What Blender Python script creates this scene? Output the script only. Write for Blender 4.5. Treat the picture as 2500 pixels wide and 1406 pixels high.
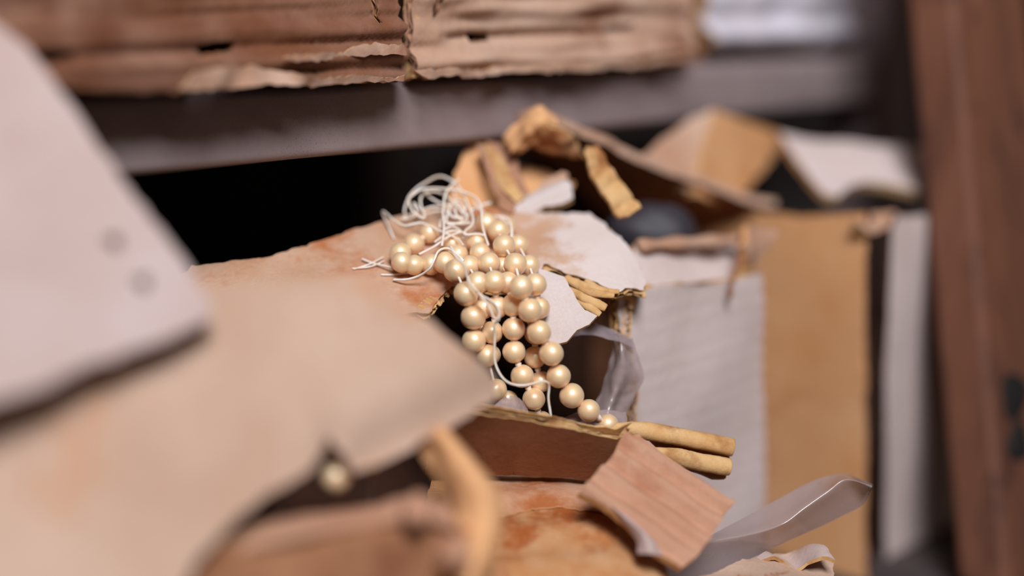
import bpy, bmesh, math, random
from mathutils import Vector, Matrix, noise
from mathutils.geometry import delaunay_2d_cdt

random.seed(11)
for o in list(bpy.data.objects):
    bpy.data.objects.remove(o)
scene = bpy.context.scene
COL = scene.collection

# ------------------------------------------------------------------ camera
FPX, CX, CY = 2500 * 50.0 / 36.0, 1250.0, 703.0
PITCH = math.atan((703 - 3) / FPX)
CAM = Vector((0.0, 0.0, 0.26))
FWD = Vector((0, math.cos(PITCH), -math.sin(PITCH)))
UP = Vector((0, math.sin(PITCH), math.cos(PITCH)))
RIGHT = Vector((1, 0, 0))
cam_data = bpy.data.cameras.new('camera')
cam = bpy.data.objects.new('camera', cam_data)
COL.objects.link(cam)
cam.location = CAM
cam.rotation_euler = (math.pi / 2 - PITCH, 0, 0)
cam_data.lens = 50
cam_data.sensor_width = 36
cam_data.clip_start = 0.01
cam_data.clip_end = 50
cam_data.dof.use_dof = True
cam_data.dof.focus_distance = 0.512
cam_data.dof.aperture_fstop = 1.65
cam_data.dof.aperture_blades = 0
scene.camera = cam

# ------------------------------------------------------------------ light
world = bpy.data.worlds.new('world')
scene.world = world
world.use_nodes = True
bg = world.node_tree.nodes['Background']
bg.inputs[0].default_value = (1.0, 0.80, 0.64, 1)
bg.inputs[1].default_value = 0.06


def area(name, loc, aim, size, power, col):
    d = bpy.data.lights.new(name, 'AREA')
    d.shape = 'RECTANGLE'
    d.size, d.size_y = size
    d.energy = power
    d.color = col
    o = bpy.data.objects.new(name, d)
    COL.objects.link(o)
    o.location = loc
    o.rotation_euler = (Vector(aim) - Vector(loc)).to_track_quat('-Z', 'Y').to_euler()
    return o


AIM = CAM + 0.52 * FWD
KEY = Vector((0.13, -0.70, 0.70)).normalized()
area('ceiling_lamp', AIM + KEY * 1.7, AIM, (0.55, 0.55), 38, (0.91, 0.94, 1.0))

vs = scene.view_settings
vs.view_transform = 'Standard'
vs.look = 'None'
vs.exposure = 0.0
vs.gamma = 1.0
vs.use_curve_mapping = False


# ------------------------------------------------------------------ pixels of the photograph <-> world
def ray(px, py):
    return FWD + RIGHT * ((px - CX) / FPX) + UP * ((CY - py) / FPX)


def P(px, py, z):
    return CAM + ray(px, py) * z


def proj(w):
    d = w - CAM
    z = d.dot(FWD)
    return CX + FPX * d.dot(RIGHT) / z, CY - FPX * d.dot(UP) / z, z


def hit(px, py, plane, off=0.0):
    q, n = plane
    r = ray(px, py)
    return CAM + r * (((q + n * off) - CAM).dot(n) / r.dot(n))


def plane3(a, b, c):
    a, b, c = P(*a), P(*b), P(*c)
    n = (b - a).cross(c - a).normalized()
    if n.dot(CAM - a) < 0:
        n = -n
    return a, n


# shelf axes: S runs along the shelf front (away to the right), N faces the room
S = Vector(((4678 - 1250) / FPX, math.cos(PITCH) + math.tan(PITCH) * math.sin(PITCH), 0)).normalized()
N = Vector((S.y, -S.x, 0))
H = Vector((0, 0, 1))
L0 = P(800, 383, 0.52)


def W(s, n, h):
    return Vector((L0.x, L0.y, 0)) + S * s + N * n + H * h


def npl(n=0.0):
    return (L0 + N * n, N.copy())


# ------------------------------------------------------------------ materials
def lin(c):
    return tuple(((v / 255) / 12.92 if v / 255 <= 0.04045 else ((v / 255 + 0.055) / 1.055) ** 2.4) for v in c) + (1.0,)


def new_mat(name):
    m = bpy.data.materials.new(name)
    m.use_nodes = True
    nt = m.node_tree
    b = nt.nodes['Principled BSDF']
    return m, nt, b


def nnoise(nt, scale, detail=4, rough=0.6, stretch=None, loc=None):
    tc = nt.nodes.new('ShaderNodeTexCoord')
    n = nt.nodes.new('ShaderNodeTexNoise')
    n.inputs['Scale'].default_value = scale
    n.inputs['Detail'].default_value = detail
    n.inputs['Roughness'].default_value = rough
    mp = nt.nodes.new('ShaderNodeMapping')
    if stretch:
        mp.inputs['Scale'].default_value = stretch
    if loc:
        mp.inputs['Location'].default_value = loc
    nt.links.new(tc.outputs['Object'], mp.inputs[0])
    nt.links.new(mp.outputs[0], n.inputs['Vector'])
    return n.outputs['Fac']


def ramp(nt, fac, lo, hi):
    r = nt.nodes.new('ShaderNodeMapRange')
    r.inputs[1].default_value = lo
    r.inputs[2].default_value = hi
    nt.links.new(fac, r.inputs[0])
    return r.outputs[0]


def mixc(nt, fac, a, b):
    m = nt.nodes.new('ShaderNodeMix')
    m.data_type = 'RGBA'
    if isinstance(fac, float):
        m.inputs[0].default_value = fac
    else:
        nt.links.new(fac, m.inputs[0])
    for s, v in ((6, a), (7, b)):
        if isinstance(v, tuple):
            m.inputs[s].default_value = v
        else:
            nt.links.new(v, m.inputs[s])
    return m.outputs[2]


def bump(nt, b, fac, dist, strength=1.0):
    n = nt.nodes.new('ShaderNodeBump')
    n.inputs['Distance'].default_value = dist
    n.inputs['Strength'].default_value = strength
    nt.links.new(fac, n.inputs['Height'])
    nt.links.new(n.outputs[0], b.inputs['Normal'])


def card(name, c1, c2, stain, amount=(0.55, 0.75), sc=45, rough=0.85, bumpd=0.0006, seed=0.0, grain=(1, 1, 1)):
    m, nt, b = new_mat(name)
    f1 = ramp(nt, nnoise(nt, sc, 4, 0.6, loc=(seed, seed * 0.7, 0)), 0.32, 0.68)
    col = mixc(nt, f1, lin(c1), lin(c2))
    f2 = ramp(nt, nnoise(nt, sc * 0.7, 5, 0.65, loc=(seed + 3.1, 1.7, seed)), amount[0], amount[1])
    col = mixc(nt, f2, col, lin(stain))
    f3 = ramp(nt, nnoise(nt, 900, 3, 0.7, stretch=grain), 0.3, 0.7)
    mm = nt.nodes.new('ShaderNodeMix')
    mm.data_type = 'RGBA'
    mm.blend_type = 'MULTIPLY'
    mm.inputs[0].default_value = 0.35
    nt.links.new(col, mm.inputs[6])
    g = nt.nodes.new('ShaderNodeMix')
    g.data_type = 'RGBA'
    nt.links.new(f3, g.inputs[0])
    g.inputs[6].default_value = (0.72, 0.70, 0.68, 1)
    g.inputs[7].default_value = (1, 1, 1, 1)
    nt.links.new(g.outputs[2], mm.inputs[7])
    nt.links.new(mm.outputs[2], b.inputs['Base Color'])
    b.inputs['Roughness'].default_value = rough
    b.inputs['Specular IOR Level'].default_value = 0.25
    bump(nt, b, nnoise(nt, 260, 6, 0.7, stretch=grain), bumpd, 0.6)
    return m


M = {}
M['near'] = card('pale_kraft_near', (197, 175, 169), (184, 157, 147), (205, 160, 120), (0.60, 0.80), 25, seed=1.3)
M['near2'] = card('pale_kraft_flap', (202, 170, 149), (188, 153, 130), (192, 131, 86), (0.54, 0.74), 22, seed=4.6)
M['top'] = card('pinkish_worn_kraft', (206, 168, 142), (196, 148, 114), (186, 108, 60), (0.52, 0.66), 38, seed=7.7, bumpd=0.0012)
# the flap's liner is bleached towards its ripped right corner
_nt = M['top'].node_tree
_b = _nt.nodes['Principled BSDF']
_src = _b.inputs['Base Color'].links[0].from_socket
_tc = _nt.nodes.new('ShaderNodeTexCoord')
_sx = _nt.nodes.new('ShaderNodeSeparateXYZ')
_nt.links.new(_tc.outputs['Object'], _sx.inputs[0])
_ad = _nt.nodes.new('ShaderNodeMath')
_ad.operation = 'MULTIPLY_ADD'
_nt.links.new(nnoise(_nt, 70, 5, 0.7, loc=(0.3, 0.9, 0)), _ad.inputs[0])
_ad.inputs[1].default_value = 0.075
_nt.links.new(_sx.outputs[0], _ad.inputs[2])
_nt.links.new(mixc(_nt, ramp(_nt, _ad.outputs[0], -0.004, 0.010), _src, lin((216, 198, 190))), _b.inputs['Base Color'])
M['fold'] = card('pinkish_brown_kraft', (196, 150, 122), (182, 132, 104), (164, 100, 68), (0.56, 0.78), 40, seed=15.5)
M['rim'] = card('dull_tan_kraft', (186, 140, 112), (168, 118, 90), (140, 86, 58), (0.5, 0.75), 26, seed=16.5)
M['stainpale'] = card('mottled_kraft', (204, 158, 128), (192, 136, 98), (178, 104, 58), (0.50, 0.66), 60, seed=19.5)
M['white'] = card('pale_liner', (216, 202, 198), (206, 188, 180), (216, 176, 150), (0.62, 0.85), 35, seed=2.2)
M['grey'] = card('greyish_kraft', (222, 202, 196), (212, 190, 182), (196, 158, 138), (0.62, 0.85), 30, seed=5.1)
M['upper'] = card('shelf_carton_kraft', (156, 116, 96), (124, 78, 54), (100, 56, 36), (0.52, 0.74), 24, seed=9.4, rough=0.5)
M['upper2'] = card('shelf_carton_pale', (208, 174, 152), (184, 138, 110), (138, 80, 50), (0.55, 0.72), 20, seed=6.4)
M['upper3'] = card('shelf_carton_white', (232, 226, 234), (222, 212, 218), (150, 130, 130), (0.62, 0.72), 22, seed=3.4)
M['tan'] = card('tan_kraft', (230, 174, 124), (220, 158, 106), (196, 122, 68), (0.58, 0.8), 25, seed=8.8)
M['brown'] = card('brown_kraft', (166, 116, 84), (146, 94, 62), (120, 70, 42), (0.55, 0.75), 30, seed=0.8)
M['orange'] = card('stained_kraft', (206, 158, 116), (194, 130, 78), (168, 90, 42), (0.48, 0.64), 75, seed=12.1, grain=(0.4, 2, 2), bumpd=0.0015)
M['core'] = card('corrugated_core_kraft', (220, 180, 128), (206, 156, 100), (158, 102, 56), (0.5, 0.72), 90, seed=10.3)
M['inside'] = card('carton_inside_shaded_kraft', (84, 52, 37), (66, 40, 29), (52, 31, 23), (0.5, 0.7), 30, seed=14.0)  # kraft darkened so that insides and gaps look shaded; the shade is in the colour

m, nt, b = new_mat('grey_painted_steel')
f = ramp(nt, nnoise(nt, 2200, 2, 0.6), 0.60, 0.72)
c = mixc(nt, ramp(nt, nnoise(nt, 30, 4), 0.35, 0.7), lin((156, 138, 136)), lin((140, 122, 120)))
c = mixc(nt, f, c, lin((120, 76, 62)))
nt.links.new(c, b.inputs['Base Color'])
b.inputs['Roughness'].default_value = 0.5
b.inputs['Specular IOR Level'].default_value = 0.45
bump(nt, b, nnoise(nt, 1500, 3), 0.0002, 0.6)
M['steel'] = m

m, nt, b = new_mat('near_black')
b.inputs['Base Color'].default_value = lin((22, 17, 16))  # near-black, the shade under the shelf is put into the colour
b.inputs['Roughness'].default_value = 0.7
M['nearblack'] = m

m, nt, b = new_mat('concrete')
nt.links.new(mixc(nt, ramp(nt, nnoise(nt, 20, 5), 0.3, 0.7), lin((60, 50, 48)), lin((78, 66, 62))), b.inputs['Base Color'])
b.inputs['Roughness'].default_value = 0.9
M['concrete'] = m

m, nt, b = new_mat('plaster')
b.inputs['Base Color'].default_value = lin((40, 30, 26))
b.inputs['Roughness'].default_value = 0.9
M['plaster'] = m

m, nt, b = new_mat('brown_wood')
f = nnoise(nt, 40, 5, 0.65, stretch=(1, 1, 0.12))
c = mixc(nt, ramp(nt, f, 0.3, 0.7), lin((126, 78, 54)), lin((86, 48, 33)))
c = mixc(nt, ramp(nt, nnoise(nt, 26, 3, loc=(2, 5, 1)), 0.6, 0.75), c, lin((66, 36, 26)))
nt.links.new(c, b.inputs['Base Color'])
b.inputs['Roughness'].default_value = 0.7
bump(nt, b, f, 0.001, 0.5)
M['wood'] = m

m, nt, b = new_mat('pearl_nacre')
c = mixc(nt, ramp(nt, nnoise(nt, 130, 3), 0.35, 0.65), lin((255, 228, 203)), lin((252, 215, 183)))
nt.links.new(c, b.inputs['Base Color'])
b.inputs['Metallic'].default_value = 0.2
b.inputs['Roughness'].default_value = 0.54
b.inputs['Specular IOR Level'].default_value = 0.9
b.inputs['Coat Weight'].default_value = 1.0
b.inputs['Coat IOR'].default_value = 1.9
b.inputs['Coat Tint'].default_value = (1.0, 0.87, 0.69, 1)
b.inputs['Coat Roughness'].default_value = 0.32
b.inputs['Sheen Weight'].default_value = 0.15
b.inputs['Subsurface Weight'].default_value = 0.7
b.inputs['Subsurface Radius'].default_value = (0.006, 0.0030, 0.0018)
b.inputs['Subsurface Scale'].default_value = 1.0
bump(nt, b, nnoise(nt, 300, 2), 0.0003, 0.35)
M['pearl'] = m

m, nt, b = new_mat('silk_thread')
nt.links.new(mixc(nt, ramp(nt, nnoise(nt, 200, 2), 0.35, 0.65), lin((246, 236, 226)), lin((236, 214, 190))), b.inputs['Base Color'])
b.inputs['Roughness'].default_value = 0.75
bump(nt, b, nnoise(nt, 3000, 2), 0.0002, 0.6)
M['thread'] = m

m, nt, b = new_mat('slate_plastic')
b.inputs['Base Color'].default_value = lin((52, 46, 52))
b.inputs['Roughness'].default_value = 0.6
M['slate'] = m


def film(name, col, alpha, rough):
    m, nt, b = new_mat(name)
    out = nt.nodes['Material Output']
    tr = nt.nodes.new('ShaderNodeBsdfTransparent')
    tr.inputs[0].default_value = (0.93, 0.90, 0.90, 1)
    mx = nt.nodes.new('ShaderNodeMixShader')
    mx.inputs[0].default_value = alpha
    b.inputs['Base Color'].default_value = lin(col)
    b.inputs['Roughness'].default_value = rough
    b.inputs['Specular IOR Level'].default_value = 1.0
    b.inputs['IOR'].default_value = 1.6
    bump(nt, b, nnoise(nt, 120, 3), 0.0008, 0.15)
    nt.links.new(tr.outputs[0], mx.inputs[1])
    nt.links.new(b.outputs[0], mx.inputs[2])
    nt.links.new(mx.outputs[0], out.inputs[0])
    return m


M['film'] = film('clear_film', (184, 164, 160), 0.50, 0.12)
M['bag'] = film('bag_film', (196, 180, 184), 0.30, 0.2)


# ------------------------------------------------------------------ objects
def thing(name, label, cat, loc, group=None):
    o = bpy.data.objects.new(name, None)
    COL.objects.link(o)
    o.location = loc
    o.empty_display_size = 0.01
    o['label'], o['category'] = label, cat
    if group:
        o['group'] = group
    return o


def tag(o, label, cat, group=None):
    o['label'], o['category'] = label, cat
    if group:
        o['group'] = group
    return o


def root_loc(parent):
    v = Vector((0, 0, 0))
    while parent is not None:
        v += parent.location
        parent = parent.parent
    return v


def mesh_obj(name, verts, faces, mats, parent=None, fmat=None, smooth=True, fsharp=None):
    """world-space verts; the object's origin goes to the parent's (or to the mesh's lowest middle)"""
    if parent is None:
        lo = Vector((min(v[i] for v in verts) for i in range(3)))
        hi = Vector((max(v[i] for v in verts) for i in range(3)))
        org = Vector(((lo.x + hi.x) / 2, (lo.y + hi.y) / 2, lo.z))
    else:
        org = root_loc(parent)
    me = bpy.data.meshes.new(name)
    me.from_pydata([Vector(v) - org for v in verts], [], faces)
    for mm in mats:
        me.materials.append(mm)
    if fmat:
        me.polygons.foreach_set('material_index', fmat)
    if smooth:
        me.polygons.foreach_set('use_smooth', [True] * len(faces))
    me.update()
    o = bpy.data.objects.new(name, me)
    COL.objects.link(o)
    if parent is None:
        o.location = org
    else:
        o.parent = parent
    return o


def fix_normals(o):
    bm = bmesh.new()
    bm.from_mesh(o.data)
    bmesh.ops.recalc_face_normals(bm, faces=bm.faces)
    bm.to_mesh(o.data)
    bm.free()


def resample(poly, step):
    out = []
    for i, a in enumerate(poly):
        b2 = poly[(i + 1) % len(poly)]
        d = math.hypot(b2[0] - a[0], b2[1] - a[1])
        k = max(1, int(d / step))
        for j in range(k):
            t = j / k
            out.append((a[0] + (b2[0] - a[0]) * t, a[1] + (b2[1] - a[1]) * t))
    return out


def inside(p, poly):
    r = False
    j = len(poly) - 1
    for i in range(len(poly)):
        a, c = poly[i], poly[j]
        if (a[1] > p[1]) != (c[1] > p[1]) and p[0] < (c[0] - a[0]) * (p[1] - a[1]) / (c[1] - a[1]) + a[0]:
            r = not r
        j = i
    return r


def rough_poly(poly, step, amp, seed, freq=0.35):
    out = []
    for (x, y) in resample(poly, step):
        v = noise.noise_vector(Vector((x * freq, y * freq, seed)))
        w = noise.noise_vector(Vector((x * freq * 0.25, y * freq * 0.25, seed + 9)))
        out.append((x + amp * (v.x + w.x), y + amp * (v.y + w.y)))
    return out


def triangulate(poly, holes, gx, gy=None):
    gy = gy or gx
    pts = [Vector(p) for p in poly]
    edges = [(i, (i + 1) % len(poly)) for i in range(len(poly))]
    for h in holes:
        k = len(pts)
        pts += [Vector(p) for p in h]
        edges += [(k + i, k + (i + 1) % len(h)) for i in range(len(h))]
    x0, x1 = min(p[0] for p in poly), max(p[0] for p in poly)
    y0, y1 = min(p[1] for p in poly), max(p[1] for p in poly)
    nx, ny = max(2, int((x1 - x0) / gx)), max(2, int((y1 - y0) / gy))
    for i in range(1, nx):
        for j in range(1, ny):
            p = (x0 + (x1 - x0) * i / nx, y0 + (y1 - y0) * (j + (0.25 if i % 2 else -0.25)) / ny)
            if inside(p, poly) and not any(inside(p, h) for h in holes):
                pts.append(Vector(p))
    r = delaunay_2d_cdt(pts, edges, [], 0, 1e-4)
    vv, ff = r[0], r[2]
    out = []
    for f in ff:
        c = ((vv[f[0]].x + vv[f[1]].x + vv[f[2]].x) / 3, (vv[f[0]].y + vv[f[1]].y + vv[f[2]].y) / 3)
        if inside(c, poly) and not any(inside(c, h) for h in holes):
            out.append(tuple(f))
    return [(v.x, v.y) for v in vv], out


def slab(v2, tris, top, bot):
    """closed thick sheet: top(x,y), bot(x,y) -> world points; returns verts, faces, material indices 0 front 1 edge 2 back"""
    n = len(v2)
    used = sorted({i for f in tris for i in f})
    idx = {k: i for i, k in enumerate(used)}
    tv = [top(*v2[k]) for k in used]
    bv = [bot(*v2[k]) for k in used]
    m_ = len(used)
    verts = tv + bv
    faces, fm = [], []
    cnt = {}
    for f in tris:
        f = tuple(idx[i] for i in f)
        faces.append(f)
        fm.append(0)
        faces.append(tuple(m_ + i for i in reversed(f)))
        fm.append(2)
        for a, c in ((f[0], f[1]), (f[1], f[2]), (f[2], f[0])):
            cnt[(a, c)] = cnt.get((a, c), 0) + 1
    for (a, c) in list(cnt):
        if (c, a) not in cnt:
            k = len(verts)
            verts += [tv[a], tv[c], bv[c], bv[a]]
            faces.append((k + 3, k + 2, k + 1, k))
            fm.append(1)
    return verts, faces, fm


def sheet(name, outline, plane, parent, mats, t=0.003, flute=None, lam=6.5, rib=0.0, rough=0.5, step=2.0, grid=4.0,
          bend=None, holes=(), core=False, warp=0.0008, wfreq=0.03, seed=0.0, fine=0.00012, back=True, freq=0.35, gridx=None):
    """a piece of cardboard: outline in photograph pixels on a plane; lengths across in mm; bend(px, py) lifts it off the plane"""
    q, n = plane
    fl = flute if flute is not None else (RIGHT - n * RIGHT.dot(n))
    v = (fl - n * fl.dot(n)).normalized()
    u = v.cross(n).normalized()

    def to2(w):
        return ((w - q).dot(u) * 1000, (w - q).dot(v) * 1000)

    poly = [to2(hit(a, c, plane)) for a, c in outline]
    hl = [[to2(hit(a, c, plane)) for a, c in h] for h in holes]

    def disp(x, y):
        d = warp * noise.noise(Vector((x * wfreq, y * wfreq, seed))) * 2
        d += fine * noise.fractal(Vector((x * 0.35, y * 0.35, seed + 5)), 0.8, 2.0, 3)
        if rib:
            d += rib * math.sin(2 * math.pi * x / lam)
        if bend:
            a, c, _ = proj(q + u * (x / 1000) + v * (y / 1000))
            d += bend(a, c)
        return d

    def at(off, jitter=0.0):
        def f(x, y):
            return q + u * (x / 1000) + v * (y / 1000) + n * (disp(x, y) + off)
        return f

    if not core:
        v2, tr = triangulate(rough_poly(poly, step, rough, seed, freq), [rough_poly(h, step, rough * 0.6, seed + 3) for h in hl], grid, grid)
        vs_, fs_, fm = slab(v2, tr, at(0), at(-t))
        o = mesh_obj(name, vs_, fs_, mats, parent, fm)
        fix_normals(o)
        return o
    lt = 0.00045
    v2, tr = triangulate(rough_poly(poly, step, rough, seed, freq), [rough_poly(h, step, rough * 0.6, seed + 3) for h in hl], gridx or grid, grid)
    vs_, fs_, fm = slab(v2, tr, at(0), at(-lt))
    o = mesh_obj(name, vs_, fs_, [mats[0], mats[1], mats[1]], parent, fm)
    fix_normals(o)
    # wavy middle ply
    v2, tr = triangulate(rough_poly(poly, step, rough * 1.6, seed + 31, freq), [rough_poly(h, step, rough, seed + 33) for h in hl], lam / 8, 7.0)
    amp = (t - 2 * lt) / 2 * 0.82

    def mid(off):
        def f(x, y):
            a = amp * math.sin(2 * math.pi * x / lam) * (0.85 + 0.12 * noise.noise(Vector((x * 0.2, y * 0.15, seed))))
            return q + u * (x / 1000) + v * (y / 1000) + n * (disp(x, y) - t / 2 + a + off)
        return f
    vs_, fs_, fm = slab(v2, tr, mid(0.00012), mid(-0.00012))
    mesh_obj('corrugated_core', vs_, fs_, [mats[1]] * 3, o, fm)
    if back:
        v2, tr = triangulate(rough_poly(poly, step, rough * 1.2, seed + 57, freq), [rough_poly(h, step, rough, seed + 53) for h in hl], grid, grid)
        vs_, fs_, fm = slab(v2, tr, at(-t + lt), at(-t))
        b_ = mesh_obj('back_liner', vs_, fs_, [mats[1], mats[1], mats[2]], o, fm)
        fix_normals(b_)
    return o


def spline(pts, k):
    out = []
    n = len(pts)
    for i in range(n - 1):
        p0, p1, p2, p3 = pts[max(i - 1, 0)], pts[i], pts[i + 1], pts[min(i + 2, n - 1)]
        for j in range(k):
            t = j / k
            out.append(0.5 * ((2 * p1) + (p2 - p0) * t + (2 * p0 - 5 * p1 + 4 * p2 - p3) * t * t + (3 * p1 - p0 - 3 * p2 + p3) * t ** 3))
    out.append(pts[-1])
    return out


def tube_geo(path, rad, sides=7, flat=1.0, bump_fn=None):
    verts, faces = [], []
    nrm = None
    for i, p in enumerate(path):
        a, c = path[max(i - 1, 0)], path[min(i + 1, len(path) - 1)]
        t = (c - a)
        t = t.normalized() if t.length > 1e-9 else Vector((0, 0, 1))
        if nrm is None:
            nrm = t.orthogonal().normalized()
        nrm = (nrm - t * nrm.dot(t))
        nrm = nrm.normalized() if nrm.length > 1e-6 else t.orthogonal().normalized()
        bi = t.cross(nrm)
        r = rad(i) if callable(rad) else rad
        for k in range(sides):
            an = 2 * math.pi * k / sides
            rr = r * (bump_fn(i, an) if bump_fn else 1)
            verts.append(p + nrm * (math.cos(an) * rr) + bi * (math.sin(an) * rr * flat))
    for i in range(len(path) - 1):
        for k in range(sides):
            k2 = (k + 1) % sides
            faces.append((i * sides + k, i * sides + k2, (i + 1) * sides + k2, (i + 1) * sides + k))
    faces.append(tuple(reversed(range(sides))))
    faces.append(tuple((len(path) - 1) * sides + k for k in range(sides)))
    return verts, faces


def loft(name, rails, parent, mats, t=0.0006, ku=5, kv=5, wob=0.0, wfreq=60, seed=0.0):
    """a curved sheet through rails of world points, given thickness t"""
    rows = [spline(r, ku) for r in rails]
    cols = [spline([r[i] for r in rows], kv) for i in range(len(rows[0]))]
    nu, nv = len(cols), len(cols[0])
    g = [[cols[i][j].copy() for j in range(nv)] for i in range(nu)]
    nr = [[None] * nv for _ in range(nu)]
    for i in range(nu):
        for j in range(nv):
            du = g[min(i + 1, nu - 1)][j] - g[max(i - 1, 0)][j]
            dv = g[i][min(j + 1, nv - 1)] - g[i][max(j - 1, 0)]
            c = du.cross(dv)
            c = c.normalized() if c.length > 1e-12 else Vector((0, 0, 1))
            nr[i][j] = c if c.dot(CAM - g[i][j]) > 0 else -c
    verts = []
    for lay in (0, 1):
        for i in range(nu):
            for j in range(nv):
                w = wob * noise.fractal(g[i][j] * wfreq + Vector((seed, 0, 0)), 0.8, 2.0, 3)
                verts.append(g[i][j] + nr[i][j] * (w - lay * t))
    faces, fm = [], []
    o2 = nu * nv
    for i in range(nu - 1):
        for j in range(nv - 1):
            a = i * nv + j
            faces.append((a, a + 1, a + nv + 1, a + nv))
            fm.append(0)
            faces.append((o2 + a, o2 + a + nv, o2 + a + nv + 1, o2 + a + 1))
            fm.append(2)
    ring = [(i * nv) for i in range(nu)] + [((nu - 1) * nv + j) for j in range(1, nv)] + [(i * nv + nv - 1) for i in range(nu - 2, -1, -1)] + [j for j in range(nv - 2, 0, -1)]
    for a, c in zip(ring, ring[1:] + ring[:1]):
        k = len(verts)
        verts += [verts[a], verts[c], verts[o2 + c], verts[o2 + a]]
        faces.append((k, k + 1, k + 2, k + 3))
        fm.append(1)
    ob = mesh_obj(name, verts, faces, mats, parent, fm)
    fix_normals(ob)
    return ob


def board(name, o, a, b_, c, mats, parent=None, bev=0.001, segs=2, kind=None):
    """a box from corner o along the vectors a, b_, c, edges rounded"""
    bm = bmesh.new()
    vv = [bm.verts.new(o + a * i + b_ * j + c * k) for i in (0, 1) for j in (0, 1) for k in (0, 1)]
    for f in ((0, 1, 3, 2), (4, 6, 7, 5), (0, 4, 5, 1), (2, 3, 7, 6), (0, 2, 6, 4), (1, 5, 7, 3)):
        bm.faces.new([vv[i] for i in f])
    bmesh.ops.recalc_face_normals(bm, faces=bm.faces)
    if bev:
        bmesh.ops.bevel(bm, geom=list(bm.edges), offset=bev, segments=segs, profile=0.5, affect='EDGES')
    verts = [v.co.copy() for v in bm.verts]
    bm.verts.index_update()
    faces = [tuple(v.index for v in f.verts) for f in bm.faces]
    bm.free()
    ob = mesh_obj(name, verts, faces, mats, parent, smooth=False)
    if kind:
        ob['kind'] = kind
    return ob


# ================================================================== the setting
board('floor', Vector((-2.0, -1.2, -0.03)), Vector((4, 0, 0)), Vector((0, 4, 0)), Vector((0, 0, 0.03)), [M['concrete']], kind='structure', bev=0)
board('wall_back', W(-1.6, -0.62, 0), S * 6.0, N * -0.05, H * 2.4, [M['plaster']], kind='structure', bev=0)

# ------------------------------------------------------------------ steel shelf
lip_lo = L0.z
lip_hi = hit(800, 210, npl(0)).z
s_end = (hit(2150, 200, npl(0)) - L0).dot(S)
shelf = thing('steel_shelf', 'dark grey painted steel shelf with a folded front lip, carrying the upper cartons', 'shelf', W(0, -0.25, 0))


def shelf_lip():
    # folded profile: deck, rounded nose, face, rounded foot, short return
    pr = []
    r = 0.0035
    pr.append((-0.46, lip_hi))
    for k in range(7):
        a = math.pi / 2 * (1 - k / 6)
        pr.append((-r + r * math.cos(a), lip_hi - r + r * math.sin(a)))
    for k in range(7):
        a = -math.pi / 2 * k / 6
        pr.append((-r + r * math.cos(a), lip_lo + r + r * math.sin(a)))
    pr.append((-0.018, lip_lo))
    pr.append((-0.018, lip_lo + 0.0016))
    pr.append((-0.006, lip_lo + 0.0016))
    pr.append((-0.002, lip_lo + 0.006))
    pr.append((-0.002, lip_hi - 0.004))
    pr.append((-0.46, lip_hi - 0.0025))
    ss = [-0.6 + (s_end + 0.6) * i / 60 for i in range(61)]
    verts, faces = [], []
    for s in ss:
        for (a, h) in pr:
            verts.append(W(s, a, h) + N * (0.0004 * noise.noise(Vector((s * 14, h * 40, 0)))))
    k = len(pr)
    for i in range(60):
        for j in range(k):
            j2 = (j + 1) % k
            faces.append((i * k + j, i * k + j2, (i + 1) * k + j2, (i + 1) * k + j))
    faces.append(tuple(reversed(range(k))))
    faces.append(tuple(60 * k + j for j in range(k)))
    o = mesh_obj('shelf_deck', verts, faces, [M['steel']], shelf)
    fix_normals(o)
    o.data.polygons.foreach_set('use_smooth', [True] * len(o.data.polygons))
    md = o.modifiers.new('edges', 'EDGE_SPLIT')
    md.split_angle = math.radians(40)


shelf_lip()
board('upright_post', W(s_end - 0.002, -0.030, 0.0), S * 0.034, N * 0.034, H * 0.75, [M['steel']], shelf, bev=0.002)
board('upright_post', W(s_end - 0.002, -0.46, 0.0), S * 0.034, N * 0.034, H * 0.75, [M['steel']], shelf, bev=0.002)
board('upright_post', W(-0.63, -0.030, 0.0), S * 0.034, N * 0.034, H * 0.75, [M['steel']], shelf, bev=0.002)
board('shade_back_panel', W(-0.6, -0.475, 0.02), S * (s_end + 0.6), N * 0.012, H * 0.6, [M['nearblack']], shelf, bev=0)  # dark panel added behind the bay so it goes black under the shelf

# ------------------------------------------------------------------ wooden post at the right
pz = 0.60
wp = tag(board('wooden_post', P(2120, -1100, 0.692), P(2338, 1420, 0.632) - P(2120, -1100, 0.692), -S * -0.0 + N * 0.024, S * 0.075, [M['wood']], bev=0.003),
         'brown worn wooden post standing at the right edge of the picture', 'post')


PFACE = (P(2338, 1420, 0.632) + N * 0.0242, (P(2338, 1420, 0.632) - P(2196, -260, 0.672)).cross(S).normalized())
if PFACE[1].dot(CAM - PFACE[0]) < 0:
    PFACE = (PFACE[0], -PFACE[1])
for kx, ky, ka, kb in ((2478, 965, 34, 58), (2488, 1080, 28, 50)):
    ring, ring2 = [], []
    for k in range(20):
        an = 2 * math.pi * k / 20
        w_ = 1 + 0.12 * math.sin(3 * an + kx)
        ring.append(hit(kx + ka * w_ * math.cos(an), ky + kb * w_ * math.sin(an), PFACE, 0.0002))
        ring2.append(hit(kx + 0.7 * ka * w_ * math.cos(an), ky + 0.7 * kb * w_ * math.sin(an), PFACE, 0.0012))
    mesh_obj('knot', ring + ring2, [(k, (k + 1) % 20, 20 + (k + 1) % 20, 20 + k) for k in range(20)] + [tuple(range(20, 40))], [M['nearblack']], wp)


# ------------------------------------------------------------------ cartons on the upper shelf
def smooth01(x):
    x = max(0.0, min(1.0, x))
    return x * x * (3 - 2 * x)


def gauss(x, c, w):
    return math.exp(-((x - c) / w) ** 2)


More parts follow.
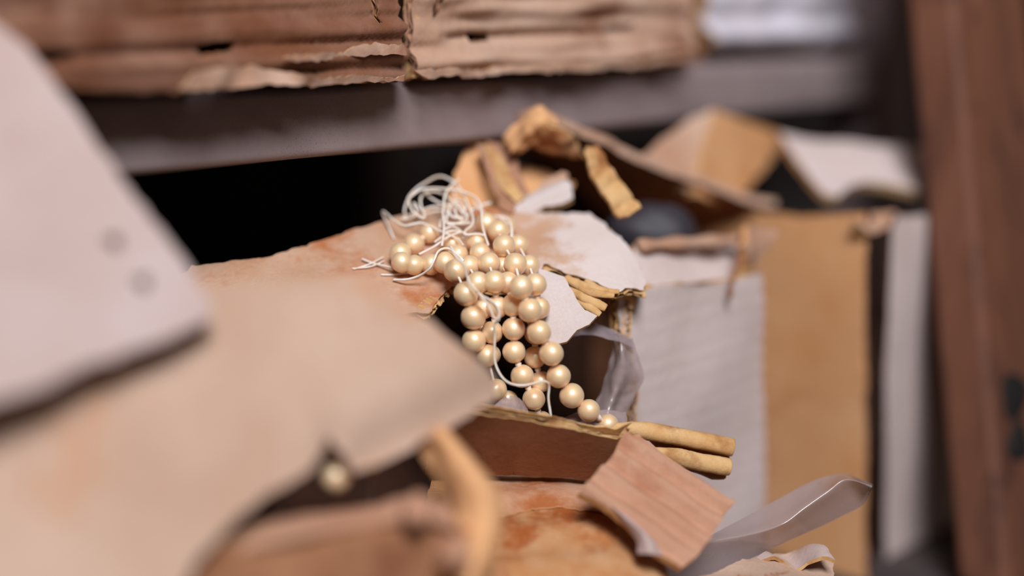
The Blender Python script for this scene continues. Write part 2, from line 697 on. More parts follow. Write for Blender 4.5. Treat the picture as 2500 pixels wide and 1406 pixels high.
def shelf_line(px, x0, y0):
    """pixel height at px of the level line through x0, y0 that runs along the shelf"""
    return y0 + (3 - y0) * (px - x0) / (4678 - x0)


# carton A
ca = thing('cardboard_carton', 'brown carton with two dark slots and a crushed lower edge, on the steel shelf', 'carton',
           W(-0.05, -0.1, lip_hi), 'cartons on the steel shelf')
nA = (N + S * 0.065).normalized()
plA = (P(985, 190, 0.52) * 0 + hit(985, 190, npl(0.0135)), nA)


def bendA(px, py):
    b0 = shelf_line(px, 985, 190)
    k = b0 - py                      # pixels above the bottom edge
    d = 0.0
    f = 0.6 + 0.5 * noise.noise(Vector((px * 0.006, 3.0, 0)))
    d += 0.0030 * gauss(k, 52, 16) * f * smooth01((px - 380) / 300)
    d -= 0.0030 * gauss(k, 94, 16) * smooth01((px - 450) / 200)
    d += 0.0022 * gauss(k, 122, 16) * smooth01((px - 650) / 200)
    d -= 0.0022 * gauss(k, 28, 13) * smooth01((px - 550) / 200)
    d += 0.0016 * gauss(k, 10, 14)
    d -= 0.0042 * gauss(k, 90, 16) * (1 - smooth01((px - 450) / 200))
    d += 0.0022 * gauss(k, 60, 30) * (1 - smooth01((px - 450) / 200))
    d += (0.0005 * math.sin(k * 0.20 + 1.5 * noise.noise(Vector((px * 0.004, 1.0, 5)))) + 0.0016 * noise.noise(Vector((px * 0.003, k * 0.025, 8)))) * smooth01((k - 100) / 40)
    d -= 0.006 * smooth01((k - 60) / 150)
    return d


sheet('front_panel', [(-150, -800), (1000, -800), (995, 60), (988, 190), (930, 200), (850, 203), (740, 203), (620, 208), (520, 214), (430, 226), (330, 226), (250, 222), (160, 212), (-150, 232)],
      plA, ca, (M['upper'], M['brown'], M['inside']), t=0.0035, flute=S, lam=5.5, rib=0.00025, rough=0.8, step=1.6, grid=3.0, gridx=0.8, bend=bendA,
      holes=[[(104, 124), (196, 117), (197, 146), (118, 158)], [(500, 106), (597, 97), (588, 126), (494, 142)], [(927, -220), (938, -220), (945, 58), (930, 60)]],
      core=True, warp=0.0010, seed=2.0, fine=0.0003)
# torn lower liner strip that curls out
sheet('torn_liner', [(470, 170), (560, 160), (640, 166), (720, 178), (800, 190), (860, 186), (940, 190), (985, 184), (984, 196), (900, 203), (800, 207), (700, 205), (600, 212), (500, 218), (440, 222)],
      (plA[0] + nA * 0.0045, nA), ca, (M['upper2'], M['core'], M['brown']), t=0.0007, rough=0.9, step=1.2, grid=2.0, warp=0.0018, wfreq=0.08, seed=8.0)
sheet('torn_liner', [(690, 138), (760, 130), (850, 128), (870, 112), (985, 108), (984, 132), (880, 138), (800, 146), (720, 150)],
      (plA[0] + nA * 0.0035, nA), ca, (M['upper2'], M['core'], M['brown']), t=0.0006, rough=0.9, step=1.2, grid=2.0, warp=0.0016, wfreq=0.08, seed=18.0)
sA = (hit(985, 100, plA) - L0).dot(S)
board('side_panel', W(sA - 0.006, 0.006, lip_hi + 0.001), S * 0.004, N * -0.3, H * 0.19, [M['brown']], ca, bev=0)
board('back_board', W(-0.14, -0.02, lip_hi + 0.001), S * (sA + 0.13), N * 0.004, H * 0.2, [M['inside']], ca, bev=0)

# carton B
cb = thing('cardboard_carton', 'pale battered carton with a torn creased bottom edge, middle one of the shelf row', 'carton',
           W(0.12, -0.1, lip_hi), 'cartons on the steel shelf')
plB = npl(0.009)


def bendB(px, py):
    b0 = shelf_line(px, 1010, 186)
    k = (b0 - py) * (1 + (px - 1010) / 3600)
    d = 0.0
    d += 0.0035 * gauss(k, 30, 14) * (0.6 + 0.6 * noise.noise(Vector((px * 0.01, 0, 1))))
    d -= 0.0040 * gauss(k, 92, 14) * smooth01((1640 - px) / 120) * smooth01((px - 1060) / 60)
    d += 0.0040 * gauss(k, 66, 12) * gauss(px, 1340, 170)
    d -= 0.0045 * gauss(k, 130, 24) * gauss(px, 1470, 110)
    d += 0.0030 * noise.noise(Vector((px * 0.004, k * 0.022, 2))) + 0.0016 * noise.noise(Vector((px * 0.009, k * 0.05, 6)))
    return d


sheet('front_panel', [(1020, -800), (1690, -800), (1692, 60), (1690, 118), (1672, 146), (1600, 158), (1500, 164), (1400, 172), (1290, 172), (1215, 180), (1192, 172), (1150, 180), (1090, 184), (1045, 190), (1012, 176), (1006, 100)],
      plB, cb, (M['upper2'], M['rim'], M['inside']), t=0.004, flute=S, lam=6, rib=0.00025, rough=0.8, step=2, grid=3.0, gridx=0.9, bend=bendB,
      holes=[[(1052, -200), (1076, -200), (1070, 30), (1060, 48), (1054, 30)], [(1146, 82), (1208, 82), (1206, 100), (1150, 104)], [(1500, 62), (1560, 56), (1550, 70), (1490, 78)]], core=True, warp=0.0012, seed=5.0, fine=0.0003)
sheet('torn_liner', [(1010, 172), (1100, 168), (1200, 168), (1330, 160), (1450, 158), (1600, 148), (1678, 132), (1670, 148), (1560, 162), (1400, 174), (1290, 174), (1212, 184), (1120, 186), (1045, 192)],
      npl(0.0140), cb, (M['upper2'], M['tan'], M['brown']), t=0.0008, rough=0.9, step=1.5, grid=2.5, warp=0.0015, wfreq=0.08, seed=28.0)
sB0, sB1 = (hit(1012, 100, plB) - L0).dot(S), (hit(1690, 100, plB) - L0).dot(S)
sheet('side_panel', [(1012, -800), (1012, 186), (986, 190), (986, -800)], (W(sB0 + 0.001, 0, lip_hi), -S), cb, (M['core'], M['core'], M['inside']), t=0.003, rough=0.9, step=1.5, grid=3, warp=0.001, seed=3)
board('side_panel', W(sB1 - 0.005, 0.006, lip_hi + 0.001), S * 0.004, N * -0.3, H * 0.2, [M['brown']], cb, bev=0)
board('back_board', W(sB0 + 0.004, -0.02, lip_hi + 0.001), S * (sB1 - sB0 - 0.012), N * 0.004, H * 0.2, [M['inside']], cb, bev=0)

# carton C
cc = thing('cardboard_carton', 'whitish carton with a frayed lower edge, set back on the shelf beside the steel upright', 'carton',
           W(0.25, -0.1, lip_hi), 'cartons on the steel shelf')
plC = npl(-0.020)


def bendC(px, py):
    k = shelf_line(px, 1720, 112) - py
    return 0.003 * math.sin(k * 0.07) + 0.004 * gauss(k, 20, 16) - 0.006 * gauss(px, 1890, 22) * gauss(py, 22, 16) - 0.005 * gauss(px, 1990, 16) * gauss(py, 78, 24)


sheet('front_panel', [(1722, -800), (2102, -800), (2100, 60), (2088, 96), (2040, 100), (1995, 116), (1930, 106), (1880, 112), (1820, 112), (1770, 116), (1722, 112)],
      plC, cc, (M['upper3'], M['core'], M['inside']), t=0.004, flute=S, rough=1.2, step=2.5, grid=4, bend=bendC, warp=0.002, seed=9)
sC0, sC1 = (hit(1722, 60, plC) - L0).dot(S), (hit(2100, 60, plC) - L0).dot(S)
board('side_panel', W(sC0, -0.024, lip_hi + 0.001), S * 0.004, N * -0.26, H * 0.18, [M['brown']], cc, bev=0)
board('side_panel', W(sC1 - 0.006, -0.026, lip_hi + 0.001), S * 0.004, N * -0.26, H * 0.18, [M['brown']], cc, bev=0)

# ================================================================== torn carton that holds the pearls
FL = plane3((1060, 755, 0.508), (1580, 675, 0.528), (1300, 517, 0.560))
GW = (P(1520, 860, 0.54), N.copy())
pc = thing('torn_carton', 'torn open corrugated carton whose ripped top flap carries the pearl strands', 'carton', Vector((0.05, 0.56, 0.0)))


def bendFL(px, py):
    d = -0.004 * smooth01((px - 1480) / 110) ** 2
    d += 0.0015 * gauss(px, 1330, 30) * gauss(py, 640, 60)
    return d


sheet('top_flap', [(380, 720), (470, 650), (560, 640), (640, 634), (800, 582), (960, 530), (1060, 512), (1200, 512), (1330, 517), (1440, 518), (1478, 545), (1500, 575), (1545, 606), (1572, 640), (1583, 668), (1575, 690),
                   (1548, 690), (1520, 704), (1498, 712), (1470, 694), (1430, 680), (1385, 672), (1330, 655), (1300, 690), (1250, 700), (1180, 700), (1100, 702), (1070, 735), (1052, 762), (1000, 760), (800, 800), (500, 800)],
      FL, pc, (M['top'], M['core'], M['brown']), t=0.0034, flute=(P(1480, 760, 0.52) - P(1385, 690, 0.53)), lam=5.0, rough=0.9, step=1.2, grid=3.0, bend=bendFL, core=True, warp=0.0008, wfreq=0.04, seed=1.0, fine=0.0003)

# pale tongue of liner ripped down at the front
TG = plane3((1330, 640, 0.523), (1460, 770, 0.510), (1340, 832, 0.5045))
sheet('torn_tongue', [(1296, 640), (1330, 652), (1378, 672), (1392, 700), (1418, 742), (1430, 755), (1458, 768), (1440, 788), (1410, 800), (1385, 822), (1345, 833), (1325, 815), (1290, 790), (1270, 730)],
      TG, pc, (M['white'], M['core'], M['brown']), t=0.0012, rough=0.35, step=1.0, grid=2.5, warp=0.0008, seed=6.0,
      bend=lambda a, c: -0.003 * smooth01((c - 760) / 80) - 0.002 * smooth01((690 - c) / 50))
# exposed flutes between the flap and the tongue
for i, (pa, pm, pb, rr) in enumerate((
        ((1380, 678), (1425, 700), (1486, 712), 0.0019), ((1402, 692), (1440, 712), (1500, 722), 0.0016), ((1392, 704), (1432, 728), (1480, 752), 0.0021),
        ((1402, 724), (1436, 748), (1466, 768), 0.0016), ((1430, 684), (1468, 708), (1512, 712), 0.0013))):
    z = 0.5185 - 0.0015 * (i == 3) + 0.002 * (i in (0, 4))
    path = spline([P(pa[0], pa[1], z + 0.004), P(pm[0], pm[1], z), P(pb[0], pb[1], z - 0.001)], 8)
    vv, ff = tube_geo(path, lambda k, r=rr: r * (0.55 + 0.6 * math.sin(math.pi * min(1, 0.12 + k / 20))), 9, 0.55, lambda k, a, i=i: 1 + 0.22 * noise.noise(Vector((k * 0.5, a * 1.3, i * 4))))
    mesh_obj('torn_flute', vv, ff, [M['core']], pc)

# chewed corner of the flap left of the pearls
for i in range(11):
    f = i / 10
    bx, by = 1108 - 62 * f, 706 + 54 * f
    w0 = hit(bx - 26, by - 14, FL, -0.0006)
    w1 = hit(bx + 4 + random.uniform(-5, 5), by + 6 + random.uniform(-4, 6), FL, -0.0012 - 0.0016 * random.random())
    path = spline([w0, w0.lerp(w1, 0.6) + FL[1] * 0.0006, w1], 5)
    vv, ff = tube_geo(path, lambda k: 0.0010 * (0.6 + 0.5 * math.sin(0.3 * k + 0.4)), 8, 0.7, lambda k, a, i=i: 1 + 0.3 * noise.noise(Vector((k * 0.6, a, i * 3))))
    mesh_obj('torn_flute', vv, ff, [M['core']], pc)

# front wall of the carton, right of the hole
sheet('front_wall', [(1512, 712), (1540, 706), (1600, 700), (1700, 694), (1800, 688), (1862, 660), (1866, 800), (1866, 1100), (1862, 1500), (1500, 1560), (1500, 1120), (1545, 1060), (1535, 1000), (1560, 930), (1532, 860), (1512, 790)],
      GW, pc, (M['grey'], M['core'], M['inside']), t=0.0048, flute=S, lam=7.5, rib=0.00035, rough=0.7, step=1.4, grid=3.2, core=True, warp=0.0012, wfreq=0.02, seed=4.0)


def flute_edge(pts, zs, name='corrugated_edge'):
    """cut edge of double-wall board: three liners and two wavy plies stacked across the edge"""
    cpts = spline([P(a, c, z) for (a, c), z in zip(pts, zs)], 14)
    across = -(N * 0.85 + S * 0.5).normalized()
    out_v, out_f = [], []
    dep = (S * 0.9 + N * -0.2).normalized() * 0.004
    length = [0.0]
    for a, c in zip(cpts, cpts[1:]):
        length.append(length[-1] + (c - a).length)
    n_ = 160
    dense = []
    j = 0
    for k in range(n_ + 1):
        l = length[-1] * k / n_
        while j < len(length) - 2 and length[j + 1] < l:
            j += 1
        t = (l - length[j]) / max(1e-9, length[j + 1] - length[j])
        dense.append((cpts[j].lerp(cpts[j + 1], t), l))
    view = Vector((1, 0.2, 0)).normalized()
    for base, wav, th in ((0.0, 0.0, 0.0006), (0.0013, 0.0010, 0.0004), (0.0028, 0.0, 0.0005), (0.0042, 0.0010, 0.0004), (0.0056, 0.0, 0.0006)):
        rows = []
        for p, l in dense:
            jig = 0.0004 * noise.noise(Vector((l * 400, base * 900, 0)))
            x = base + wav * math.sin(l * 2 * math.pi / 0.0045 + base * 900) + jig
            front = FWD * (0.0006 * noise.noise(Vector((l * 600, base * 3000, 4))))
            a = p + view * (x - th / 2) + front
            c = p + view * (x + th / 2) + front
            rows.append((a, c, c + FWD * 0.004, a + FWD * 0.004))
        k0 = len(out_v)
        for r in rows:
            out_v.extend(r)
        for i in range(len(rows) - 1):
            for q in range(4):
                q2 = (q + 1) % 4
                out_f.append((k0 + i * 4 + q, k0 + i * 4 + q2, k0 + i * 4 + 4 + q2, k0 + i * 4 + 4 + q))
    o = mesh_obj(name, out_v, out_f, [M['core']], pc, smooth=False)
    fix_normals(o)


flute_edge([(1503, 722), (1506, 770), (1503, 830), (1512, 900), (1522, 960), (1516, 1010), (1530, 1060)], [0.536, 0.537, 0.538, 0.539, 0.540, 0.541, 0.542])
# rolled lip at the top of that edge
path = spline([P(1500, 722, 0.534), P(1525, 716, 0.534), P(1543, 728, 0.536), P(1540, 748, 0.538)], 8)
vv, ff = tube_geo(path, 0.0019, 9, 0.8, lambda k, a: 1 + 0.25 * noise.noise(Vector((k * 0.4, a, 2))))
mesh_obj('torn_lip', vv, ff, [M['core']], pc)

# folded rim band above the front wall
RB = plane3((1560, 690, 0.552), (1800, 680, 0.600), (1560, 590, 0.572))
sheet('rim_band', [(1548, 600), (1600, 592), (1700, 586), (1800, 584), (1812, 600), (1800, 640), (1780, 690), (1700, 698), (1545, 708)],
      RB, pc, (M['grey'], M['tan'], M['inside']), t=0.004, flute=S, rough=0.6, step=2, grid=4, warp=0.001, seed=7.0, bend=lambda a, c: -0.003 * gauss(c, 655, 30))
path = spline([P(1560, 600, 0.565), P(1680, 592, 0.585), P(1800, 586, 0.606)], 10)
vv, ff = tube_geo(path, lambda k: 0.0028 * (1 + 0.2 * math.sin(k)), 10, 0.7)
mesh_obj('rim_fold', vv, ff, [M['upper2']], pc)
sheet('corner_fold', [(1806, 602), (1838, 552), (1884, 560), (1880, 604), (1866, 648), (1830, 650)],
      plane3((1800, 600, 0.588), (1880, 570, 0.606), (1780, 780, 0.582)), pc, (M['upper2'], M['tan'], M['brown']), t=0.003, rough=1.0, step=2, grid=3, warp=0.003, wfreq=0.08, seed=11)
path = spline([P(1808, 604, 0.583), P(1798, 650, 0.582), P(1786, 690, 0.580), P(1782, 730, 0.579)], 8)
vv, ff = tube_geo(path, lambda k: 0.0010 * (1 + 0.4 * math.sin(k * 1.3)), 8, 0.8)
mesh_obj('torn_corner_edge', vv, ff, [M['brown']], pc)
# inside of the carton
sF0 = (hit(1500, 800, GW) - L0).dot(S)
sF1 = (hit(1866, 800, GW) - L0).dot(S)
nG = (GW[0] - L0).dot(N)
board('side_wall', W(sF1 - 0.004, nG - 0.004, 0.002), S * 0.004, N * -0.09, H * 0.13, [M['brown']], pc, bev=0)
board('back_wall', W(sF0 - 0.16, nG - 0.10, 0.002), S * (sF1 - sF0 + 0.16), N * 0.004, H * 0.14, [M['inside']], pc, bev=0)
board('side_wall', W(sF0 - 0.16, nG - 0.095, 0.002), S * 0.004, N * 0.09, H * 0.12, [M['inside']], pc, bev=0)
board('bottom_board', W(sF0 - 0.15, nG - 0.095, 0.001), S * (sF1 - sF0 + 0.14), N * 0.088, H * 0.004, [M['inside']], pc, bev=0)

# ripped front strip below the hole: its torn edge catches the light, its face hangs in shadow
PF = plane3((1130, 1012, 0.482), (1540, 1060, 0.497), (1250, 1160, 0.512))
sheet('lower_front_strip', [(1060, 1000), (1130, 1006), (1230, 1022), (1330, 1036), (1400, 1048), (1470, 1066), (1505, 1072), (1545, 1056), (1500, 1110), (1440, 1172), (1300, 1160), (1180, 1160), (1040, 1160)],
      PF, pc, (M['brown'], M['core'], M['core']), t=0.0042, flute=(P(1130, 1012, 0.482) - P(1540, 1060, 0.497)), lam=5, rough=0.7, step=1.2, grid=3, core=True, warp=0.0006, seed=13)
# creased end piece folded down to the right
QF = plane3((1540, 1060, 0.497), (1780, 1222, 0.492), (1640, 1370, 0.470))


def bendQF(px, py):
    # distance across the creases
    k = ((px - 1540) * 0.555 - (py - 1060) * 0.832)
    x = -k
    x += 6 * noise.noise(Vector((px * 0.012, py * 0.012, 3)))
    x += 10 * noise.noise(Vector((px * 0.004, py * 0.004, 13)))
    d = (0.0021 + 0.0008 * noise.noise(Vector((px * 0.006, py * 0.006, 21)))) * math.sin(2 * math.pi * x / 52 + 0.6) + 0.0005 * math.sin(2 * math.pi * x / 23)
    d += -0.0015 * smooth01((20 - x) / 40)
    return d


sheet('folded_end', [(1530, 1052), (1568, 1050), (1610, 1082), (1690, 1140), (1782, 1206), (1788, 1236), (1765, 1262), (1742, 1312), (1700, 1360), (1664, 1382), (1640, 1384), (1610, 1350), (1560, 1300), (1500, 1245), (1418, 1198), (1440, 1168), (1498, 1108)],
      QF, pc, (M['fold'], M['core'], M['brown']), t=0.0030, flute=(P(1540, 1060, 0.497) - P(1780, 1222, 0.492)), lam=5, rough=0.5, step=1.2, grid=1.8, bend=bendQF, core=False, warp=0.0006, seed=15)
# lifted liner curl along its lower edge
r1 = [P(1416, 1200, 0.483), P(1490, 1250, 0.478), P(1548, 1310, 0.472), P(1556, 1352, 0.469)]
r2 = [P(1428, 1192, 0.480), P(1508, 1246, 0.474), P(1572, 1304, 0.468), P(1588, 1352, 0.466)]
r3 = [P(1446, 1196, 0.484), P(1530, 1258, 0.478), P(1596, 1318, 0.472), P(1618, 1358, 0.470)]
loft('liner_curl', [r1, r2, r3], pc, (M['near'], M['core'], M['core']), t=0.0005, ku=8, kv=6, wob=0.0004, wfreq=200)

# rolled double edge behind the folded end
for i, (pp, z, rr) in enumerate(((((1450, 1046), (1530, 1046), (1600, 1056), (1690, 1072), (1788, 1092)), 0.512, 0.0034), (((1560, 1096), (1640, 1112), (1700, 1126), (1780, 1140)), 0.510, 0.0033))):
    path = spline([P(p[0], p[1], z + 0.0025 * k) for k, p in enumerate(pp)], 16)
    n_ = len(path)
    vv, ff = tube_geo(path, lambda k, r=rr, n_=n_: r * (0.35 + 0.65 * smooth01(k / n_ * 2.2)), 18, 0.92,
                      lambda k, an, i=i: 1 + 0.05 * noise.noise(Vector((k * 0.9, math.cos(an) * 3, math.sin(an) * 3 + i * 7))) + 0.06 * noise.noise(Vector((k * 0.2, an, i))))
    o = mesh_obj('rolled_edge', vv, ff, [M['core']], pc)
sheet('backing_strip', [(1580, 1062), (1784, 1098), (1770, 1168), (1740, 1168), (1640, 1130)], plane3((1580, 1070, 0.520), (1784, 1100, 0.526), (1740, 1168, 0.520)), pc, (M['brown'], M['brown'], M['brown']), t=0.002, seed=4)

# ================================================================== stained carton below
lb = thing('stained_carton', 'orange-stained carton with a worn bulging top, under the folded torn end piece', 'carton', Vector((0.03, 0.48, 0)))
LB = plane3((1200, 1165, 0.520), (1500, 1200, 0.518), (1400, 1406, 0.455))


def bendLB(px, py):
    return -0.010 * smooth01((py - 1270) / 260) - 0.006 * smooth01((px - 1480) / 180) + 0.0007 * math.sin(py * 0.09 + px * 0.004) - 0.0014 * gauss(px + 14 * noise.noise(Vector((py * 0.02, 0, 0))), 1412, 7) * smooth01((py - 1240) / 20)


sheet('top_panel', [(1060, 1150), (1200, 1150), (1330, 1150), (1440, 1158), (1520, 1210), (1600, 1300), (1660, 1380), (1690, 1500), (1100, 1500), (1020, 1300)],
      LB, lb, (M['orange'], M['core'], M['brown']), t=0.003, rough=0.7, step=2, grid=3, bend=bendLB, warp=0.0012, seed=17, fine=0.0004)
sheet('top_liner', [(1100, 1150), (1200, 1148), (1330, 1148), (1440, 1156), (1500, 1196), (1560, 1290), (1500, 1262), (1440, 1252), (1360, 1244), (1280, 1248), (1220, 1262), (1120, 1250)],
      LB, lb, (M['stainpale'], M['tan'], M['brown']), t=0.0005, rough=0.8, step=1.5, grid=3, bend=lambda a, c: bendLB(a, c) + 0.0009, warp=0.0012, seed=17, fine=0.0004)
sheet('front_panel', [(1100, 1470), (1690, 1470), (1690, 1900), (1100, 1900)], plane3((1100, 1480, 0.432), (1690, 1480, 0.440), (1400, 1900, 0.440)), lb, (M['tan'], M['core'], M['brown']), t=0.003, grid=8, seed=6)

# ================================================================== ragged carton behind, under the shelf
bb = thing('ragged_carton', 'ragged carton with a ripped lid propped open beneath the steel shelf, behind the pearls', 'carton', Vector((0.10, 0.72, 0)))
# lid: seen from its shaded underside, its torn edge towards the viewer
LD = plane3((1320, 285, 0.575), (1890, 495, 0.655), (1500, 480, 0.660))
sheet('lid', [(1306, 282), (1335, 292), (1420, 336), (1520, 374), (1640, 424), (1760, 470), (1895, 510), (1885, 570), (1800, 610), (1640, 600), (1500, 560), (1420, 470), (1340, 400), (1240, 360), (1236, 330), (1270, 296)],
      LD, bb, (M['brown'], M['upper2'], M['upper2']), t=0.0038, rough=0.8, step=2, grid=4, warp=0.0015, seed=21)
# crumpled peak
r1 = [P(1232, 352, 0.575), P(1262, 300, 0.572), P(1312, 268, 0.570), P(1350, 282, 0.572)]
r2 = [P(1246, 372, 0.568), P(1284, 332, 0.564), P(1322, 300, 0.562), P(1370, 306, 0.566)]
r3 = [P(1270, 372, 0.574), P(1306, 352, 0.570), P(1340, 340, 0.570), P(1392, 350, 0.574)]
loft('crumpled_corner', [r1, r2, r3], bb, (M['tan'], M['core'], M['brown']), t=0.002, ku=6, kv=6, wob=0.003, wfreq=110, seed=3)
r1 = [P(1306, 290, 0.563), P(1346, 306, 0.562), P(1400, 330, 0.566)]
r2 = [P(1310, 322, 0.566), P(1352, 340, 0.566), P(1410, 356, 0.570)]
r3 = [P(1300, 360, 0.576), P(1360, 378, 0.574), P(1430, 390, 0.578)]
loft('torn_ply', [r1, r2, r3], bb, (M['orange'], M['core'], M['brown']), t=0.0012, ku=6, kv=6, wob=0.002, wfreq=160, seed=9)
# tan blade at the left with folded flutes
sheet('side_blade', [(1112, 420), (1136, 366), (1160, 346), (1186, 352), (1210, 400), (1228, 470), (1236, 520), (1160, 540), (1090, 520)],
      plane3((1112, 430, 0.575), (1180, 352, 0.585), (1200, 520, 0.572)), bb, (M['tan'], M['core'], M['brown']), t=0.0028, rough=0.6, step=2, grid=3, warp=0.0015, seed=23)
for i, (pp, mm, z) in enumerate((
        (((1176, 352), (1196, 350), (1240, 402), (1252, 430), (1280, 482), (1262, 496), (1236, 470), (1208, 420), (1190, 390)), 'core', 0.566),
        (((1188, 342), (1222, 346), (1260, 386), (1268, 424), (1290, 470), (1276, 484), (1250, 430), (1232, 390), (1204, 372)), 'rim', 0.572),
        (((1160, 352), (1178, 356), (1200, 410), (1226, 466), (1258, 500), (1250, 520), (1222, 506), (1198, 440)), 'rim', 0.564))):
    sheet('bent_strip', list(pp), plane3((1180, 352, z + 0.008), (1290, 470, z - 0.004), (1230, 490, z - 0.006)), bb, (M[mm], M['core'], M['brown']), t=0.0016, rough=0.7, step=1.2, grid=1.6, warp=0.0016, wfreq=0.12, seed=60 + i)
sheet('inner_ply', [(1270, 400), (1330, 420), (1400, 450), (1380, 500), (1280, 515), (1240, 500)], plane3((1270, 400, 0.590), (1400, 450, 0.592), (1280, 510, 0.572)), bb, (M['tan'], M['core'], M['brown']), t=0.002, rough=1.0, seed=4, warp=0.002)
sheet('curled_ply', [(1300, 470), (1330, 440), (1370, 418), (1386, 424), (1380, 446), (1340, 466)], plane3((1300, 470, 0.568), (1386, 424, 0.574), (1340, 470, 0.568)), bb, (M['upper2'], M['core'], M['brown']), t=0.002, rough=0.6, step=1.2, grid=2, seed=44, warp=0.001)
def bendCurl(px, py):
    k = (px - 1240) * 0.42 + (py - 520) * 0.9
    return 0.0034 * gauss(k, 8, 22)
sheet('curled_ply', [(1226, 528), (1280, 486), (1336, 460), (1380, 450), (1398, 464), (1400, 486), (1372, 502), (1330, 512), (1300, 530)], plane3((1240, 520, 0.562), (1390, 460, 0.568), (1340, 512, 0.562)), bb, (M['white'], M['core'], M['core']), t=0.003, rough=0.5, step=1.2, grid=1.6, seed=45, warp=0.0006, bend=bendCurl)
# hanging strip with swollen flutes
STP = plane3((1432, 372, 0.556), (1562, 510, 0.552), (1500, 532, 0.550))


def bendStrip(px, py):
    k = (px - 1440) * 0.60 + (py - 370) * 0.80
    return 0.0034 * abs(math.sin(k / 56 * math.pi + 0.5)) ** 0.55


sheet('hanging_strip', [(1432, 362), (1458, 362), (1474, 385), (1500, 430), (1528, 468), (1558, 500), (1562, 514), (1532, 532), (1510, 536), (1496, 516), (1474, 480), (1450, 450), (1434, 410), (1424, 380)],
      STP, bb, (M['core'], M['core'], M['brown']), t=0.0026, rough=0.5, step=1.2, grid=1.6, bend=bendStrip, warp=0.0004, seed=25)
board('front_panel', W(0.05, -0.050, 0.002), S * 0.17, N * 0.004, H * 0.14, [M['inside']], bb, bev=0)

# ------------------------------------------------------------------ slate lump
bm = bmesh.new()
bmesh.ops.create_uvsphere(bm, u_segments=40, v_segments=24, radius=1)
cpos = P(1592, 572, 0.612)
vv = []
for v in bm.verts:
    d = v.co.normalized()
    k = 1 + 0.10 * noise.noise(d * 1.6) + 0.04 * noise.noise(d * 4)
    vv.append(cpos + RIGHT * (d.x * 0.0205 * k) + FWD * (d.y * 0.014 * k) + UP * (d.z * 0.0135 * k))
bm.verts.index_update()
ff = [tuple(v.index for v in f.verts) for f in bm.faces]
bm.free()
tag(mesh_obj('padding_roll', vv, ff, [M['slate']]), 'dark slate-grey rounded padding bundle in the shadow behind the torn flap', 'padding')

# ================================================================== carton at the right with raised flaps
rc = thing('tall_carton', 'tall tan-sided carton with a greyish front and raised flaps, beside the wooden post', 'carton', Vector((0.16, 0.63, 0)))
KC = P(2140, 720, 0.626)
top2 = (KC.z + (703 - 525 + 20) / FPX * 0.0) and 0.168
sK, nK = (KC - L0).dot(S), (KC - L0).dot(N)
SP = (W(sK, nK, 0), -S)
FP = (W(sK + 0.003, nK - 0.004, 0), N.copy())
sheet('side_panel', [(1700, 470), (1800, 508), (1880, 520), (1960, 528), (2040, 524), (2110, 520), (2114, 900), (2116, 1420), (1980, 1420), (1700, 1300)],
      SP, rc, (M['tan'], M['inside'], M['inside']), t=0.004, flute=H, rough=0.6, step=3, grid=6, warp=0.0012, wfreq=0.015, seed=31)  # cut edges here and on the front painted dark as the gap's shade
sheet('front_panel', [(2170, 560), (2184, 528), (2250, 524), (2400, 516), (2520, 510), (2520, 1330), (2400, 1330), (2280, 1352), (2166, 1400), (2162, 900)],
      FP, rc, (M['grey'], M['inside'], M['inside']), t=0.004, flute=S, rough=0.6, step=3, grid=6, warp=0.0016, wfreq=0.015, seed=33)
sheet('corner_fold', [(2090, 540), (2120, 512), (2190, 512), (2196, 540), (2160, 556), (2128, 570)], plane3((2090, 540, 0.622), (2190, 512, 0.640), (2128, 570, 0.622)), rc, (M['upper2'], M['core'], M['brown']), t=0.004, rough=0.8, step=3, warp=0.002, seed=35)
# raised pale flap
sheet('raised_flap', [(1895, 326), (1960, 334), (2080, 342), (2200, 352), (2300, 366), (2310, 492), (2240, 476), (2160, 450), (2110, 444), (2070, 462), (2040, 492), (2008, 486), (1970, 430), (1930, 380)],
      plane3((1950, 340, 0.690), (2250, 360, 0.705), (2050, 490, 0.655)), rc, (M['grey'], M['core'], M['brown']), t=0.004, rough=0.8, step=3, grid=5, warp=0.002, seed=37,
      bend=lambda a, c: 0.004 * gauss(a, 2040, 60) * smooth01((c - 380) / 100))
# raised flap folded down its middle: pale facet, then tan facet
sheet('raised_flap', [(1556, 392), (1620, 336), (1690, 286), (1748, 270), (1726, 340), (1706, 420), (1690, 470), (1640, 440)],
      plane3((1600, 385, 0.640), (1740, 280, 0.662), (1690, 450, 0.640)), rc, (M['upper2'], M['core'], M['brown']), t=0.004, rough=0.8, step=3, grid=5, warp=0.001, seed=39)
sheet('raised_flap', [(1744, 270), (1800, 288), (1906, 326), (1898, 372), (1850, 430), (1818, 470), (1786, 506), (1690, 476), (1704, 420), (1722, 340)],
      plane3((1740, 280, 0.661), (1690, 450, 0.639), (1850, 430, 0.690)), rc, (M['tan'], M['core'], M['brown']), t=0.004, rough=0.8, step=3, grid=5, warp=0.001, seed=40)
board('back_board', W(sK - 0.03, nK - 0.25, 0.002), S * 0.30, N * 0.004, H * 0.17, [M['inside']], rc, bev=0)

